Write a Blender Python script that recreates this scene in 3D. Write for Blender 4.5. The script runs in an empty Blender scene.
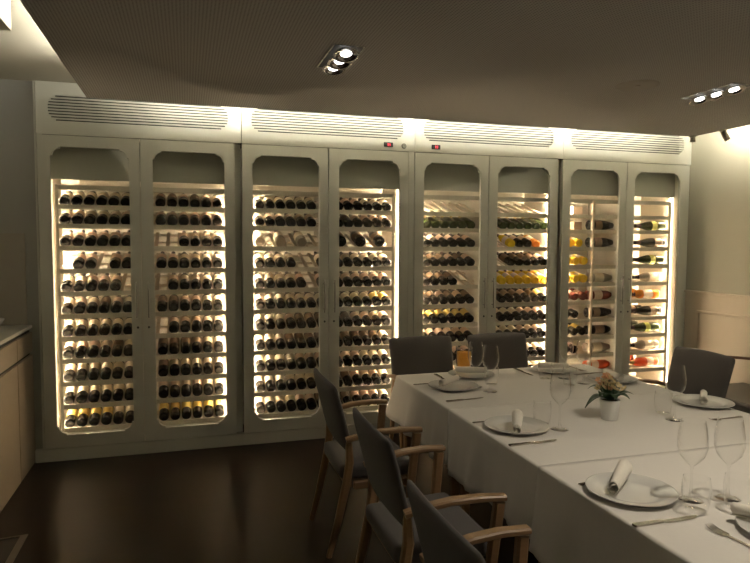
import bpy, bmesh, math, random
from mathutils import Vector, Matrix
random.seed(7)
PI = math.pi
COL = bpy.context.scene.collection
SC = bpy.context.scene

# ---------------------------------------------------------------- materials
def new_mat(name):
    m = bpy.data.materials.new(name); m.use_nodes = True
    nt = m.node_tree
    return m, nt, nt.nodes['Principled BSDF']

def pm(name, col, rough=.5, metal=0., spec=.5, noise=0., nscale=20., bump=0., bscale=200., trans=0., sheen=0.):
    m, nt, b = new_mat(name)
    b.inputs['Base Color'].default_value = (*col, 1); b.inputs['Roughness'].default_value = rough
    b.inputs['Metallic'].default_value = metal; b.inputs['Specular IOR Level'].default_value = spec
    if sheen: b.inputs['Sheen Weight'].default_value = sheen
    if trans: b.inputs['Transmission Weight'].default_value = trans
    tc = nt.nodes.new('ShaderNodeTexCoord')
    if noise:
        n = nt.nodes.new('ShaderNodeTexNoise'); n.inputs['Scale'].default_value = nscale; n.inputs['Detail'].default_value = 4
        nt.links.new(tc.outputs['Object'], n.inputs['Vector'])
        mx = nt.nodes.new('ShaderNodeMix'); mx.data_type = 'RGBA'
        mx.inputs[6].default_value = (*[c * (1 - noise) for c in col], 1)
        mx.inputs[7].default_value = (*[min(1, c * (1 + noise)) for c in col], 1)
        nt.links.new(n.outputs['Fac'], mx.inputs[0]); nt.links.new(mx.outputs[2], b.inputs['Base Color'])
    if bump:
        n = nt.nodes.new('ShaderNodeTexNoise'); n.inputs['Scale'].default_value = bscale; n.inputs['Detail'].default_value = 3
        nt.links.new(tc.outputs['Object'], n.inputs['Vector'])
        bp = nt.nodes.new('ShaderNodeBump'); bp.inputs['Strength'].default_value = bump; bp.inputs['Distance'].default_value = .002
        nt.links.new(n.outputs['Fac'], bp.inputs['Height']); nt.links.new(bp.outputs['Normal'], b.inputs['Normal'])
    return m

def wood_mat(name, c1, c2, rough, scale=(1, 12, 12), spec=.5):
    m, nt, b = new_mat(name)
    tc = nt.nodes.new('ShaderNodeTexCoord'); mp = nt.nodes.new('ShaderNodeMapping')
    mp.inputs['Scale'].default_value = scale
    n = nt.nodes.new('ShaderNodeTexNoise'); n.inputs['Scale'].default_value = 6; n.inputs['Detail'].default_value = 6; n.inputs['Distortion'].default_value = .6
    nt.links.new(tc.outputs['Object'], mp.inputs['Vector']); nt.links.new(mp.outputs['Vector'], n.inputs['Vector'])
    mx = nt.nodes.new('ShaderNodeMix'); mx.data_type = 'RGBA'
    mx.inputs[6].default_value = (*c1, 1); mx.inputs[7].default_value = (*c2, 1)
    nt.links.new(n.outputs['Fac'], mx.inputs[0]); nt.links.new(mx.outputs[2], b.inputs['Base Color'])
    b.inputs['Roughness'].default_value = rough; b.inputs['Specular IOR Level'].default_value = spec
    return m

def emit_mat(name, col, strength):
    m = bpy.data.materials.new(name); m.use_nodes = True; nt = m.node_tree; nt.nodes.clear()
    e = nt.nodes.new('ShaderNodeEmission'); e.inputs[0].default_value = (*col, 1); e.inputs[1].default_value = strength
    o = nt.nodes.new('ShaderNodeOutputMaterial'); nt.links.new(e.outputs[0], o.inputs[0]); return m

def glass_mat(name, tint, ior, edge=0., base=0.):
    """thin clear glass: transparent, with mirror reflection by Fresnel"""
    m = bpy.data.materials.new(name); m.use_nodes = True; nt = m.node_tree; nt.nodes.clear()
    t = nt.nodes.new('ShaderNodeBsdfTransparent'); t.inputs[0].default_value = (*tint, 1)
    g = nt.nodes.new('ShaderNodeBsdfGlossy'); g.inputs['Roughness'].default_value = .02; g.inputs[0].default_value = (.95, .95, .95, 1)
    f = nt.nodes.new('ShaderNodeLayerWeight'); f.inputs[0].default_value = .5
    p = nt.nodes.new('ShaderNodeMath'); p.operation = 'POWER'; p.inputs[1].default_value = edge
    nt.links.new(f.outputs['Facing'], p.inputs[0])
    a = nt.nodes.new('ShaderNodeMath'); a.operation = 'MULTIPLY_ADD'; a.use_clamp = True
    a.inputs[1].default_value = ior; a.inputs[2].default_value = base
    nt.links.new(p.outputs[0], a.inputs[0]); fac = a.outputs[0]
    mx = nt.nodes.new('ShaderNodeMixShader'); o = nt.nodes.new('ShaderNodeOutputMaterial')
    nt.links.new(fac, mx.inputs[0]); nt.links.new(t.outputs[0], mx.inputs[1]); nt.links.new(g.outputs[0], mx.inputs[2])
    nt.links.new(mx.outputs[0], o.inputs[0]); return m

def tinted_bottle(name, col, mixf=.5):
    """coloured see-through wine: part translucent, part tinted transparent, glossy skin"""
    m, nt, b = new_mat(name)
    b.inputs['Base Color'].default_value = (*col, 1); b.inputs['Roughness'].default_value = .15
    tr = nt.nodes.new('ShaderNodeBsdfTranslucent'); tr.inputs[0].default_value = (*col, 1)
    mx = nt.nodes.new('ShaderNodeMixShader'); mx.inputs[0].default_value = mixf
    o = nt.nodes['Material Output']
    nt.links.new(b.outputs[0], mx.inputs[1]); nt.links.new(tr.outputs[0], mx.inputs[2]); nt.links.new(mx.outputs[0], o.inputs[0])
    return m

def ceiling_mat():
    m, nt, b = new_mat('perforated_ceiling'); b.inputs['Roughness'].default_value = .85
    b.inputs['Specular IOR Level'].default_value = .2
    tc = nt.nodes.new('ShaderNodeTexCoord'); sp = nt.nodes.new('ShaderNodeSeparateXYZ'); nt.links.new(tc.outputs['Object'], sp.inputs[0])
    def mth(op, a, bb=None):
        n = nt.nodes.new('ShaderNodeMath'); n.operation = op
        for i, v in enumerate((a, bb)):
            if v is None: continue
            if hasattr(v, 'links'): nt.links.new(v, n.inputs[i])
            else: n.inputs[i].default_value = v
        return n.outputs[0]
    def d(s):
        q = mth('FRACT', mth('DIVIDE', s, .0155)); q = mth('SUBTRACT', q, .5); return mth('MULTIPLY', q, q)
    r = mth('SQRT', mth('ADD', d(sp.outputs[0]), d(sp.outputs[1])))
    k = mth('LESS_THAN', r, .27)
    mx = nt.nodes.new('ShaderNodeMix'); mx.data_type = 'RGBA'
    mx.inputs[6].default_value = (.43, .41, .385, 1); mx.inputs[7].default_value = (.23, .22, .205, 1)
    nt.links.new(k, mx.inputs[0]); nt.links.new(mx.outputs[2], b.inputs['Base Color'])
    return m

def floor_mat():
    m, nt, b = new_mat('dark_wood_floor')
    tc = nt.nodes.new('ShaderNodeTexCoord'); mp = nt.nodes.new('ShaderNodeMapping'); mp.inputs['Rotation'].default_value = (0, 0, 0)
    nt.links.new(tc.outputs['Object'], mp.inputs[0])
    br = nt.nodes.new('ShaderNodeTexBrick'); br.inputs['Scale'].default_value = 1
    br.inputs['Color1'].default_value = (.013, .0068, .0045, 1); br.inputs['Color2'].default_value = (.018, .0095, .0062, 1)
    br.inputs['Mortar'].default_value = (.008, .005, .004, 1); br.inputs['Mortar Size'].default_value = .0015
    br.inputs['Brick Width'].default_value = 1.4; br.inputs['Row Height'].default_value = .14
    nt.links.new(mp.outputs[0], br.inputs['Vector'])
    mp2 = nt.nodes.new('ShaderNodeMapping'); mp2.inputs['Scale'].default_value = (2, 24, 2); nt.links.new(tc.outputs['Object'], mp2.inputs[0])
    n = nt.nodes.new('ShaderNodeTexNoise'); n.inputs['Scale'].default_value = 4; n.inputs['Detail'].default_value = 6; nt.links.new(mp2.outputs[0], n.inputs['Vector'])
    mx = nt.nodes.new('ShaderNodeMix'); mx.data_type = 'RGBA'; mx.blend_type = 'MULTIPLY'; mx.inputs[0].default_value = .6
    nt.links.new(br.outputs['Color'], mx.inputs[6]); nt.links.new(n.outputs['Color'], mx.inputs[7]); nt.links.new(mx.outputs[2], b.inputs['Base Color'])
    mr = nt.nodes.new('ShaderNodeMapRange'); mr.inputs[3].default_value = .27; mr.inputs[4].default_value = .30
    nt.links.new(n.outputs['Fac'], mr.inputs[0]); nt.links.new(mr.outputs[0], b.inputs['Roughness'])
    bp = nt.nodes.new('ShaderNodeBump'); bp.inputs['Strength'].default_value = .03; bp.inputs['Distance'].default_value = .002
    nt.links.new(n.outputs['Fac'], bp.inputs['Height']); nt.links.new(bp.outputs['Normal'], b.inputs['Normal'])
    b.inputs['Specular IOR Level'].default_value = .20
    return m

M = {}
M['lacquer'] = pm('cream_lacquer', (.60, .60, .535), .45, noise=.03, nscale=3)
M['lacquer_in'] = pm('cabinet_lining', (.86, .80, .70), .55, noise=.03)
M['rack'] = wood_mat('pale_rack_wood', (.66, .56, .44), (.74, .65, .53), .5)
M['upper_panel'] = pm('grey_green_panel', (.48, .48, .43), .4, noise=.03)
M['dark_gap'] = pm('dark_recess', (.02, .02, .018), .8)
M['pane'] = glass_mat('window_glass', (.97, .98, .96), .9, 5., .022)
M['crystal'] = glass_mat('clear_crystal', (.988, .988, .985), 1.6, 3.0, .012)
M['steel'] = pm('brushed_steel', (.20, .195, .17), .35, .3, noise=.05)
M['wall'] = pm('painted_wall', (.36, .345, .28), .8, noise=.02, nscale=2, bump=.05, bscale=80)
M['wall_grey'] = pm('grey_painted_wall', (.36, .355, .33), .8, noise=.02, nscale=2)
M['wainscot'] = pm('painted_wainscot', (.52, .45, .36), .55, noise=.02)
M['splash'] = pm('beige_splash_panel', (.36, .33, .28), .5, noise=.03)
M['ceil'] = pm('plaster_ceiling', (.62, .59, .50), .9, noise=.02, nscale=2)
M['soffit'] = ceiling_mat()
M['floor'] = floor_mat()
M['linen'] = pm('white_linen', (.67, .64, .60), .85, noise=.03, nscale=60, bump=.9, bscale=7, sheen=.2)
M['napkin'] = pm('napkin_linen', (.74, .70, .63), .85, noise=.03, nscale=90, bump=.2, bscale=900)
M['china'] = pm('white_china', (.60, .595, .57), .05, spec=1., noise=.02, nscale=15)
M['silver'] = pm('polished_cutlery', (.42, .39, .35), .18, 1., noise=.05)
M['oak'] = wood_mat('light_oak', (.20, .115, .055), (.28, .17, .085), .4, (3, 3, 14))
M['fabric'] = pm('charcoal_upholstery', (.080, .072, .070), .9, noise=.15, nscale=250, bump=.4, bscale=500, sheen=.1)
M['sidew'] = wood_mat('sideboard_veneer', (.20, .155, .105), (.24, .19, .135), .4, (6, 2, 2))
M['top_stone'] = pm('pale_worktop', (.42, .40, .36), .3, noise=.05, nscale=30)
M['bottle'] = pm('dark_bottle_glass', (.007, .006, .005), .10, spec=.35, noise=.3, nscale=4)
M['bottle_green'] = tinted_bottle('green_bottle_glass', (.030, .045, .010), .25)
M['wine_yellow'] = tinted_bottle('yellow_wine_glass', (.98, .73, .07), .5)
M['wine_amber'] = tinted_bottle('amber_wine_glass', (.85, .38, .06), .5)
M['wine_rose'] = tinted_bottle('rose_wine_glass', (.80, .22, .10), .5)
M['wine_dusk'] = tinted_bottle('red_wine_glass', (.20, .05, .035), .4)
M['wine_pale'] = tinted_bottle('frosted_pale_glass', (.52, .46, .38), .4)
M['label_cream'] = pm('cream_paper_label', (.88, .77, .60), .7, noise=.12, nscale=120)
M['label_rose'] = pm('blush_paper_label', (.82, .62, .48), .7, noise=.15, nscale=120)
M['label_dark'] = pm('brown_paper_label', (.20, .13, .08), .6, noise=.2, nscale=120)
M['label_gold'] = pm('yellow_paper_label', (.82, .60, .18), .6, noise=.1, nscale=120)
M['label_olive'] = pm('olive_paper_label', (.55, .55, .12), .6, noise=.1, nscale=120)
M['foil'] = pm('dark_foil', (.05, .02, .02), .35, .4, noise=.2)
M['foil_gold'] = pm('gold_foil', (.5, .36, .12), .35, .7, noise=.2)
M['led'] = emit_mat('cabinet_led', (1., .77, .52), 500.)
M['led_soft'] = emit_mat('cabinet_led_diffuser', (1., .80, .56), 20.)
M['rack_face'] = pm('shaded_cream_rack_face', (.60, .56, .48), .5, noise=.05)  # greyer than the slats: shade of the unlit fronts is in the colour
M['cove'] = emit_mat('cove_led', (1., .93, .76), 160.)
M['cove_right'] = emit_mat('wall_cove_led', (1., .93, .76), 220.)
M['speaker'] = pm('speaker_grille', (.38, .35, .31), .8, noise=.05)
M['cove_left'] = emit_mat('trough_led', (1., .93, .76), 55.)
M['lamp_face'] = emit_mat('lamp_face', (1., .97, .92), 5.)
M['chrome'] = pm('reflector_chrome', (.8, .8, .8), .12, 1., noise=.02)
M['black'] = pm('black_plastic', (.02, .02, .02), .4, noise=.1)
M['red_led'] = emit_mat('red_digits', (1., .05, .08), 3.)
M['pot'] = pm('white_ceramic_pot', (.72, .72, .70), .3, noise=.02)
M['soil'] = pm('potting_soil', (.03, .02, .015), .95, noise=.4, nscale=90)
M['leaf'] = pm('dark_green_leaf', (.018, .045, .016), .35, noise=.3, nscale=14)
M['petal_cream'] = pm('cream_petal', (.62, .50, .28), .6, noise=.2, nscale=60)
M['petal_peach'] = pm('peach_petal', (.58, .30, .16), .6, noise=.2, nscale=60)
M['amber_glass'] = tinted_bottle('amber_tumbler_glass', (.88, .55, .13), .5)
M['candle'] = emit_mat('candle_flame', (1., .55, .12), 4.)
M['grey_metal'] = pm('brushed_floor_trim', (.30, .27, .23), .35, .9, noise=.05)
M['hatch'] = pm('brown_floor_mat', (.030, .021, .016), .8, noise=.3, nscale=80)
M['leather'] = pm('black_leatherette', (.035, .032, .030), .4, noise=.1, nscale=40)
M['redwood'] = wood_mat('reddish_wood', (.08, .035, .02), (.12, .055, .03), .35)

# ---------------------------------------------------------------- mesh helpers
def link(name, bm, mat=None, parent=None, smooth=False, loc=None):
    bmesh.ops.recalc_face_normals(bm, faces=bm.faces)
    me = bpy.data.meshes.new(name); bm.to_mesh(me); bm.free()
    if mat is not None:
        for x in (mat if isinstance(mat, (list, tuple)) else [mat]): me.materials.append(x)
    if smooth:
        for p in me.polygons: p.use_smooth = True
    o = bpy.data.objects.new(name, me); COL.objects.link(o)
    if parent: o.parent = parent
    if loc: o.location = loc
    return o

def box(bm, x0, x1, y0, y1, z0, z1, bev=0., seg=1, mi=0):
    r = bmesh.ops.create_cube(bm, size=1)
    for v in r['verts']:
        v.co = Vector((x0 + (v.co.x + .5) * (x1 - x0), y0 + (v.co.y + .5) * (y1 - y0), z0 + (v.co.z + .5) * (z1 - z0)))
    fs = {f for v in r['verts'] for f in v.link_faces}
    for f in fs: f.material_index = mi
    if bev:
        es = list({e for v in r['verts'] for e in v.link_edges})
        bmesh.ops.bevel(bm, geom=es, offset=bev, segments=seg, profile=.5, affect='EDGES')

def obox(name, dims, mat, parent=None, bev=0., seg=2, smooth=False):
    bm = bmesh.new(); box(bm, *dims, bev=bev, seg=seg); return link(name, bm, mat, parent, smooth)

def plate(outer, holes, t, axis='y', at=0.):
    """flat plate with holes in a plane; outer/holes are lists of (u,v); extruded by t"""
    bm = bmesh.new()
    def P(u, v):
        return Vector((u, at, v)) if axis == 'y' else (Vector((u, v, at)) if axis == 'z' else Vector((at, u, v)))
    edges = []
    for lp in [outer] + holes:
        vs = [bm.verts.new(P(*p)) for p in lp]
        edges += [bm.edges.new((vs[i], vs[(i + 1) % len(vs)])) for i in range(len(vs))]
    bmesh.ops.triangle_fill(bm, use_beauty=True, use_dissolve=False, edges=edges)
    bmesh.ops.dissolve_limit(bm, angle_limit=.01, verts=bm.verts, edges=bm.edges) if not holes else None
    r = bmesh.ops.extrude_face_region(bm, geom=list(bm.faces))
    d = P(0, 0) - P(0, 0)
    d = Vector((0, t, 0)) if axis == 'y' else (Vector((0, 0, t)) if axis == 'z' else Vector((t, 0, 0)))
    bmesh.ops.translate(bm, vec=d, verts=[g for g in r['geom'] if isinstance(g, bmesh.types.BMVert)])
    return bm

def lathe(prof, seg=24, bm=None, mat4=None, closed=False):
    bm = bm or bmesh.new(); rings = []
    for r, z in prof:
        if r < 1e-6: rings.append([bm.verts.new((0, 0, z))])
        else: rings.append([bm.verts.new((r * math.cos(2 * PI * i / seg), r * math.sin(2 * PI * i / seg), z)) for i in range(seg)])
    for a, b in zip(rings[:-1], rings[1:]):
        if len(a) == 1 and len(b) == 1: continue
        for i in range(seg):
            j = (i + 1) % seg
            if len(a) == 1: bm.faces.new((a[0], b[i], b[j]))
            elif len(b) == 1: bm.faces.new((a[i], a[j], b[0]))
            else: bm.faces.new((a[i], a[j], b[j], b[i]))
    if mat4 is not None:
        bmesh.ops.transform(bm, matrix=mat4, verts=[v for r in rings for v in r])
    return bm

def sweep(bm, pts, ws, hs, side=Vector((0, 1, 0)), bev=.25):
    """rounded-rectangle section swept along pts; side = width direction, h = the other"""
    rings = []
    n = len(pts); pts = [Vector(p) for p in pts]
    for i, p in enumerate(pts):
        t = (pts[min(i + 1, n - 1)] - pts[max(i - 1, 0)]).normalized()
        s = (side - t * side.dot(t)).normalized(); u = t.cross(s)
        w, h = (ws[i] if isinstance(ws, (list, tuple)) else ws) / 2, (hs[i] if isinstance(hs, (list, tuple)) else hs) / 2
        b = bev * min(w, h) * 2
        ring = []
        for sx, sy in ((1, 1), (-1, 1), (-1, -1), (1, -1)):
            c = [(sx * w, sy * (h - b)), (sx * (w - b), sy * h)]
            if sx * sy < 0: c.reverse()
            ring += c
        rings.append([bm.verts.new(p + s * a + u * c) for a, c in ring])
    for a, b in zip(rings[:-1], rings[1:]):
        for i in range(8): bm.faces.new((a[i], a[(i + 1) % 8], b[(i + 1) % 8], b[i]))
    bm.faces.new(rings[0][::-1]); bm.faces.new(rings[-1])

def tube(bm, pts, r, seg=8):
    pts = [Vector(p) for p in pts]; n = len(pts); rings = []
    for i, p in enumerate(pts):
        t = (pts[min(i + 1, n - 1)] - pts[max(i - 1, 0)]).normalized()
        ref = Vector((0, 0, 1)) if abs(t.z) < .9 else Vector((1, 0, 0))
        s = t.cross(ref).normalized(); u = t.cross(s)
        rr = r[i] if isinstance(r, (list, tuple)) else r
        rings.append([bm.verts.new(p + (s * math.cos(2 * PI * k / seg) + u * math.sin(2 * PI * k / seg)) * rr) for k in range(seg)])
    for a, b in zip(rings[:-1], rings[1:]):
        for i in range(seg): bm.faces.new((a[i], a[(i + 1) % seg], b[(i + 1) % seg], b[i]))
    bm.faces.new(rings[0][::-1]); bm.faces.new(rings[-1])

def tag(o, label=None, cat=None, group=None, kind=None):
    if label: o['label'] = label
    if cat: o['category'] = cat
    if group: o['group'] = group
    if kind: o['kind'] = kind
    return o
def empty(name, loc=(0, 0, 0), rz=0., label=None, cat=None, group=None):
    o = bpy.data.objects.new(name, None); COL.objects.link(o); o.location = loc; o.rotation_euler = (0, 0, rz)
    o.empty_display_size = .1
    return tag(o, label, cat, group)
def dup(root, loc, rot=None, label=None, group=None):
    r = root.copy(); COL.objects.link(r); r.location = loc
    if rot is not None: r.rotation_euler = rot
    if label: r['label'] = label
    if group: r['group'] = group
    for ch in list(root.children):
        c = ch.copy(); COL.objects.link(c); c.parent = r
        for g in list(ch.children):
            d = g.copy(); COL.objects.link(d); d.parent = c
    return r
def struct(name, bm_or_dims, mat, label=None, bev=0.):
    if isinstance(bm_or_dims, tuple): o = obox(name, bm_or_dims, mat, bev=bev)
    else: o = link(name, bm_or_dims, mat)
    o['kind'] = 'structure'
    if label: o['label'] = label
    return o

# ---------------------------------------------------------------- room
XL, XR, YN, ZC, ZS = -.67, 5.80, -7.0, 2.80, 2.62
struct('floor', (XL - .1, XR + .1, YN - .1, .75, -.1, 0.), M['floor'])
struct('ceiling', (XL - .1, XR + .1, YN - .1, .75, ZC, ZC + .1), M['ceil'])
struct('wall_left', (XL - .1, XL, YN, .75, 0., ZC), M['wall_grey'])
struct('wall_right', (XR, XR + .1, YN, .75, 0., ZC), M['wall'])
struct('wall_front', (XL, XR, YN - .1, YN, 0., ZC), M['wall'])
struct('wall_back', (XL, XR, .65, .75, 0., ZC), M['wall'])
struct('wall_recess', (XL, -.0165, .05, .649, 0., ZC), M['wall_grey'])
# dropped ceiling panel with a light gap round it, and the lower box beyond the trough
struct('trim_1', (.392, 5.46, YN + .001, -.371, ZS, ZS + .035), M['soffit'], 'dropped perforated ceiling panel with lit gap round its edge')
struct('trim_2', (XL + .001, .26, YN + .001, -1.74, ZS, ZC - .001), M['ceil'], 'dropped plaster box beside the light trough')
# right wall wainscot
W = XR - .012
struct('trim_3', (W - .004, XR - .0005, -6.9, .0, 0., 1.165), M['wainscot'], 'flat wainscot on right wall')
struct('trim_4', (W - .022, XR - .0005, -6.9, .0, 1.165, 1.19), M['wainscot'], 'chair rail on right wall', bev=.006)
struct('baseboard_right', (W - .018, XR - .005, -6.9, .0, 0., .12), M['wainscot'], bev=.004)
bm = bmesh.new()
for k in range(4):
    y1 = -.16 - k * 1.5; y0 = y1 - 1.35; x0, x1 = W - .016, W - .003
    box(bm, x0, x1, y0, y1, .98, 1.005, bev=.005); box(bm, x0, x1, y0, y1, .22, .245, bev=.005)
    box(bm, x0, x1, y0, y0 + .025, .246, .979, bev=.005); box(bm, x0, x1, y1 - .025, y1, .246, .979, bev=.005)
struct('trim_5', bm, M['wainscot'], 'raised panel mouldings on right wall')
# left recess backsplash panel
struct('trim_6', (XL + .001, -.10, .028, .049, 1.034, 1.70), M['splash'], 'beige panel above the worktop', bev=.003)
# cove lights
def strip(name, dims, mat, label, emit_face=None):
    o = obox(name, dims, mat); tag(o, label, 'light strip'); return o
strip('cove_light_strip', (.80, 5.40, -.408, -.396, ZS + .036, ZS + .050), M['cove'], 'long glowing strip above the dropped ceiling edge facing the wine cabinets')
strip('cove_light_strip', (.405, .417, -6.8, -.75, ZS + .036, ZS + .050), M['cove_left'], 'glowing strip in the ceiling trough at upper left')
strip('cove_light_strip', (5.434, 5.450, -6.8, -.42, ZS + .036, ZS + .056), M['cove_right'], 'glowing strip above the ceiling edge along the right wall')

# ---------------------------------------------------------------- wine cabinets
DW, GP = .70, .0527
PIT = 2 * DW + GP
ZD0, ZD1, ZT = .0965, 2.419, 2.795
BARS = [2.046, 1.901, 1.758, 1.592, 1.420, 1.249, 1.078, .906, .736, .561, .387, .205]   # bar k is over row k, row r sits on BARS[r]

def opening(x0, x1, z0, z1, R=.052, s=.013):
    pts = []
    def corner(cx, cz, a0, sx, sz, rev):
        # step then quarter arc cut into the opening
        q = [(cx, cz + sz * (R + s)), (cx + sx * s * .8, cz + sz * (R + s))]
        for i in range(7):
            a = i / 6 * PI / 2
            q.append((cx + sx * (s + R * (1 - math.cos(a))), cz + sz * (s + R * (1 - math.sin(a)))))
        q += [(cx + sx * (R + s), cz + sz * s * .8), (cx + sx * (R + s), cz)]
        return q[::-1] if rev else q
    pts += corner(x0, z0, 0, 1, 1, False) + corner(x1, z0, 0, -1, 1, True) + corner(x1, z1, 0, -1, -1, False) + corner(x0, z1, 0, 1, -1, True)
    return pts
def rect(x0, x1, z0, z1): return [(x0, z0), (x1, z0), (x1, z1), (x0, z1)]

# shared meshes in module-local coordinates (x from 0 to 1.4)
def door_bm(xa):
    xi0, xi1 = xa + .086, xa + DW - .078
    if xa > .1: xi0, xi1 = xa + .090, xa + DW - .080
    bm = plate(rect(xa + .003, xa + DW - .003, ZD0 + .004, ZD1 - .004), [opening(xi0, xi1, .196, 2.333)], .026, 'y', 0.)
    return bm, xi0, xi1

def vent_bm():
    holes = []
    ins = [.052, .022, .006, .001, 0, .001, .006, .022, .052]
    for k in range(9):
        z = 2.519 + k * .0213
        a, b = .078 + ins[k], 1.352 - ins[k]
        holes.append(rect(a, b, z, z + .0105))
    bm = plate(rect(.002, 1.4 + GP - .002, ZD1 + .001, ZT), holes, .018, 'y', 0.)
    # thin notched bead round each end of the grille
    for x in (.066, 1.36):
        box(bm, x, x + .004, -.003, 0, 2.54, 2.685)
    return bm

SL = [.098, .074, .074, .098]      # left and right stile of each rack
SR = [1.335, 1.282, 1.368, 1.282]
XI = [1.372, 1.345, 1.392, 1.345]   # inner face of each right-hand side
def carcass_bm(xi):
    bm = bmesh.new()
    y0, y1 = .030, .60
    box(bm, .02, .055, y0, y1, ZD0, ZD1); box(bm, xi, 1.399, y0, y1, ZD0, ZD1)
    box(bm, .0555, xi - .0005, y1 - .02, y1, ZD0, ZD1)
    box(bm, .0555, xi - .0005, y0, y1 - .021, ZD0, ZD0 + .03); box(bm, .0555, xi - .0005, y0, y1 - .021, ZD1 - .02, ZD1)
    return bm

TILT = math.radians(17)
def shelf_bm(xl, xr, div=False):
    """front bar plus the slats bottles lie between, sloping up to the back"""
    bm = bmesh.new()
    def slat(x0, x1, y0, y1, z0, z1):
        n = len(bm.verts); box(bm, x0, x1, y0, y1, z0, z1); bm.verts.ensure_lookup_table()
        for v in bm.verts[n:]: v.co.z += (v.co.y - .106) * math.tan(TILT)
    box(bm, xl + .021, xr - .001, .086, .104, -.018, .018)
    for f in bm.faces: f.material_index = 1
    if not div:
        for q in range(15):
            x = .151 - .0435 + .0866 * q
            if x > xr - .015: break
            slat(x - .014 if q else x + .012, x + .014, .1055, .50, .002, .0115)
        slat(xl + .021, xr - .001, .24, .275, -.008, .0018); slat(xl + .021, xr - .001, .44, .475, -.008, .0018)
    else:
        for k in range(8):
            box(bm, xl + .021, xr - .001, .115 + k * .056, .140 + k * .056, .006, .016)
        for x in (.14, .40, .67, .95, 1.23):
            box(bm, x - .01, x + .01, .112, .56, -.014, .0055)
    return bm

def handle_bm():
    bm = bmesh.new()
    tube(bm, [(0, -.034, -.135), (0, -.034, .135)], .0055, 8)
    for z in (-.105, .105): tube(bm, [(0, -.034, z), (0, .0, z)], .005, 8)
    return bm

cab_labels = ['white double-door wine cabinet at far left, full of dark bottles',
              'white double-door wine cabinet second from left, with keyhole badge above',
              'white double-door wine cabinet behind the two chairs at table end',
              'white double-door wine cabinet at far right, with bottles lying sideways']
CAB = []
for m in range(4):
    X0 = m * PIT
    c = empty('wine_cabinet', (X0, 0, 0), label=cab_labels[m], cat='wine cabinet', group='row of four wine cabinets'); CAB.append(c)
    link('carcass', carcass_bm(XI[m]), M['lacquer_in'], c)
    bm = bmesh.new(); box(bm, .02, 1.38, .10, .60, ZD1 + .012, ZT); link('machine_box', bm, M['dark_gap'], c)
    bm = bmesh.new(); xa = -.067 if m == 0 else .0; box(bm, xa, 1.4 + GP - .002 if m < 3 else 1.42, .006, .06, 0., ZD0 - .002, bev=.002); link('plinth', bm, M['lacquer'], c)
    bm = bmesh.new(); box(bm, 1.402, 1.4 + GP - .002 if m < 3 else 1.438, (.060, .006, .060, .010)[m], .60, ZD0, ZD1)
    link('filler_strip', bm, M['lacquer'], c)
    if m == 0: bm = bmesh.new(); box(bm, -.014, -.002, .004, .60, ZD0, ZT); link('side_panel', bm, M['lacquer'], c)
    link('vent_panel', vent_bm(), M['lacquer'], c)
    for d in range(2):
        bm, xi0, xi1 = door_bm(d * DW)
        door = link('door', bm, M['lacquer'], c)
        bm = bmesh.new(); box(bm, xi0 - .012, xi1 + .012, .0262, .0292, .186, 2.343); link('glass_pane', bm, M['pane'], door)
        hx = DW - .040 if d == 0 else DW + .046
        h = link('handle', handle_bm(), M['steel'], door, smooth=True); h.location = (hx, 0, 1.20)
        bm = lathe([(0, 0), (.008, 0), (.009, -.004), (.0, -.005)], 12, mat4=Matrix.Rotation(-PI / 2, 4, 'X')); 
        k = link('lock', bm, M['black'], door, smooth=True); k.location = (hx + (.005 if d == 0 else -.002), -.006, .99)
    # rack
    bm = bmesh.new()
    for x in (SL[m], SR[m]): box(bm, x, x + .020, .084, .106, .13, 2.066)
    box(bm, .69, .71, .107, .59, .13, 2.06)
    link('rack_frame', bm, M['rack_face'], c)
    bm = bmesh.new(); box(bm, SL[m] + .0005, SR[m] + .0195, .082, .108, .132, .184); link('bottom_board', bm, M['lacquer'], c)
    for k, z in enumerate(BARS):
        if k == 0:
            bm = bmesh.new(); box(bm, SL[m] + .021, SR[m] - .001, .086, .104, -.018, .018, bev=.002)
            for q in range(6): box(bm, SL[m] + .021, SR[m] - .001, .112 + q * .07, .150 + q * .07, .006, .016)
            s = link('top_rail', bm, M['rack_face'], c)
        elif k == 1: s = link('shelf', shelf_bm(SL[m], SR[m], m == 3), (M['rack'], M['rack_face']), c); smesh = s.data
        else: s = bpy.data.objects.new('shelf', smesh); COL.objects.link(s); s.parent = c
        s.location = (0, 0, z)
    if m == 3:
        bm = bmesh.new(); box(bm, .388, .408, .080, .110, .185, 2.06); link('rack_divider', bm, M['rack'], c)
    bm = bmesh.new(); box(bm, .0565, XI[m] - .001, .098, .110, 2.106, ZD1 - .022); link('upper_panel', bm, M['upper_panel'], c)
    for right, seen in ((False, m == 0), (True, m in (1, 3))):
        e0 = XI[m] - .0005 if right else .0560; sg = -1 if right else 1
        def side_box(name, d0, d1, ya, yb, za, zb, mat):
            bm = bmesh.new(); box(bm, min(e0 + sg * d0, e0 + sg * d1), max(e0 + sg * d0, e0 + sg * d1), ya, yb, za, zb); link(name, bm, mat, c)
        side_box('led_strip', 0, .007, .140, .148, .15, 2.10, M['led'])
        side_box('led_shield', 0, .016, .126, .133, .14, 2.11, M['lacquer_in'])  # added lip that blocks the strip's light towards the window
        if seen: side_box('led_diffuser', 0, .006, .117, .125, .15, 2.10, M['led_soft'])

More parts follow.
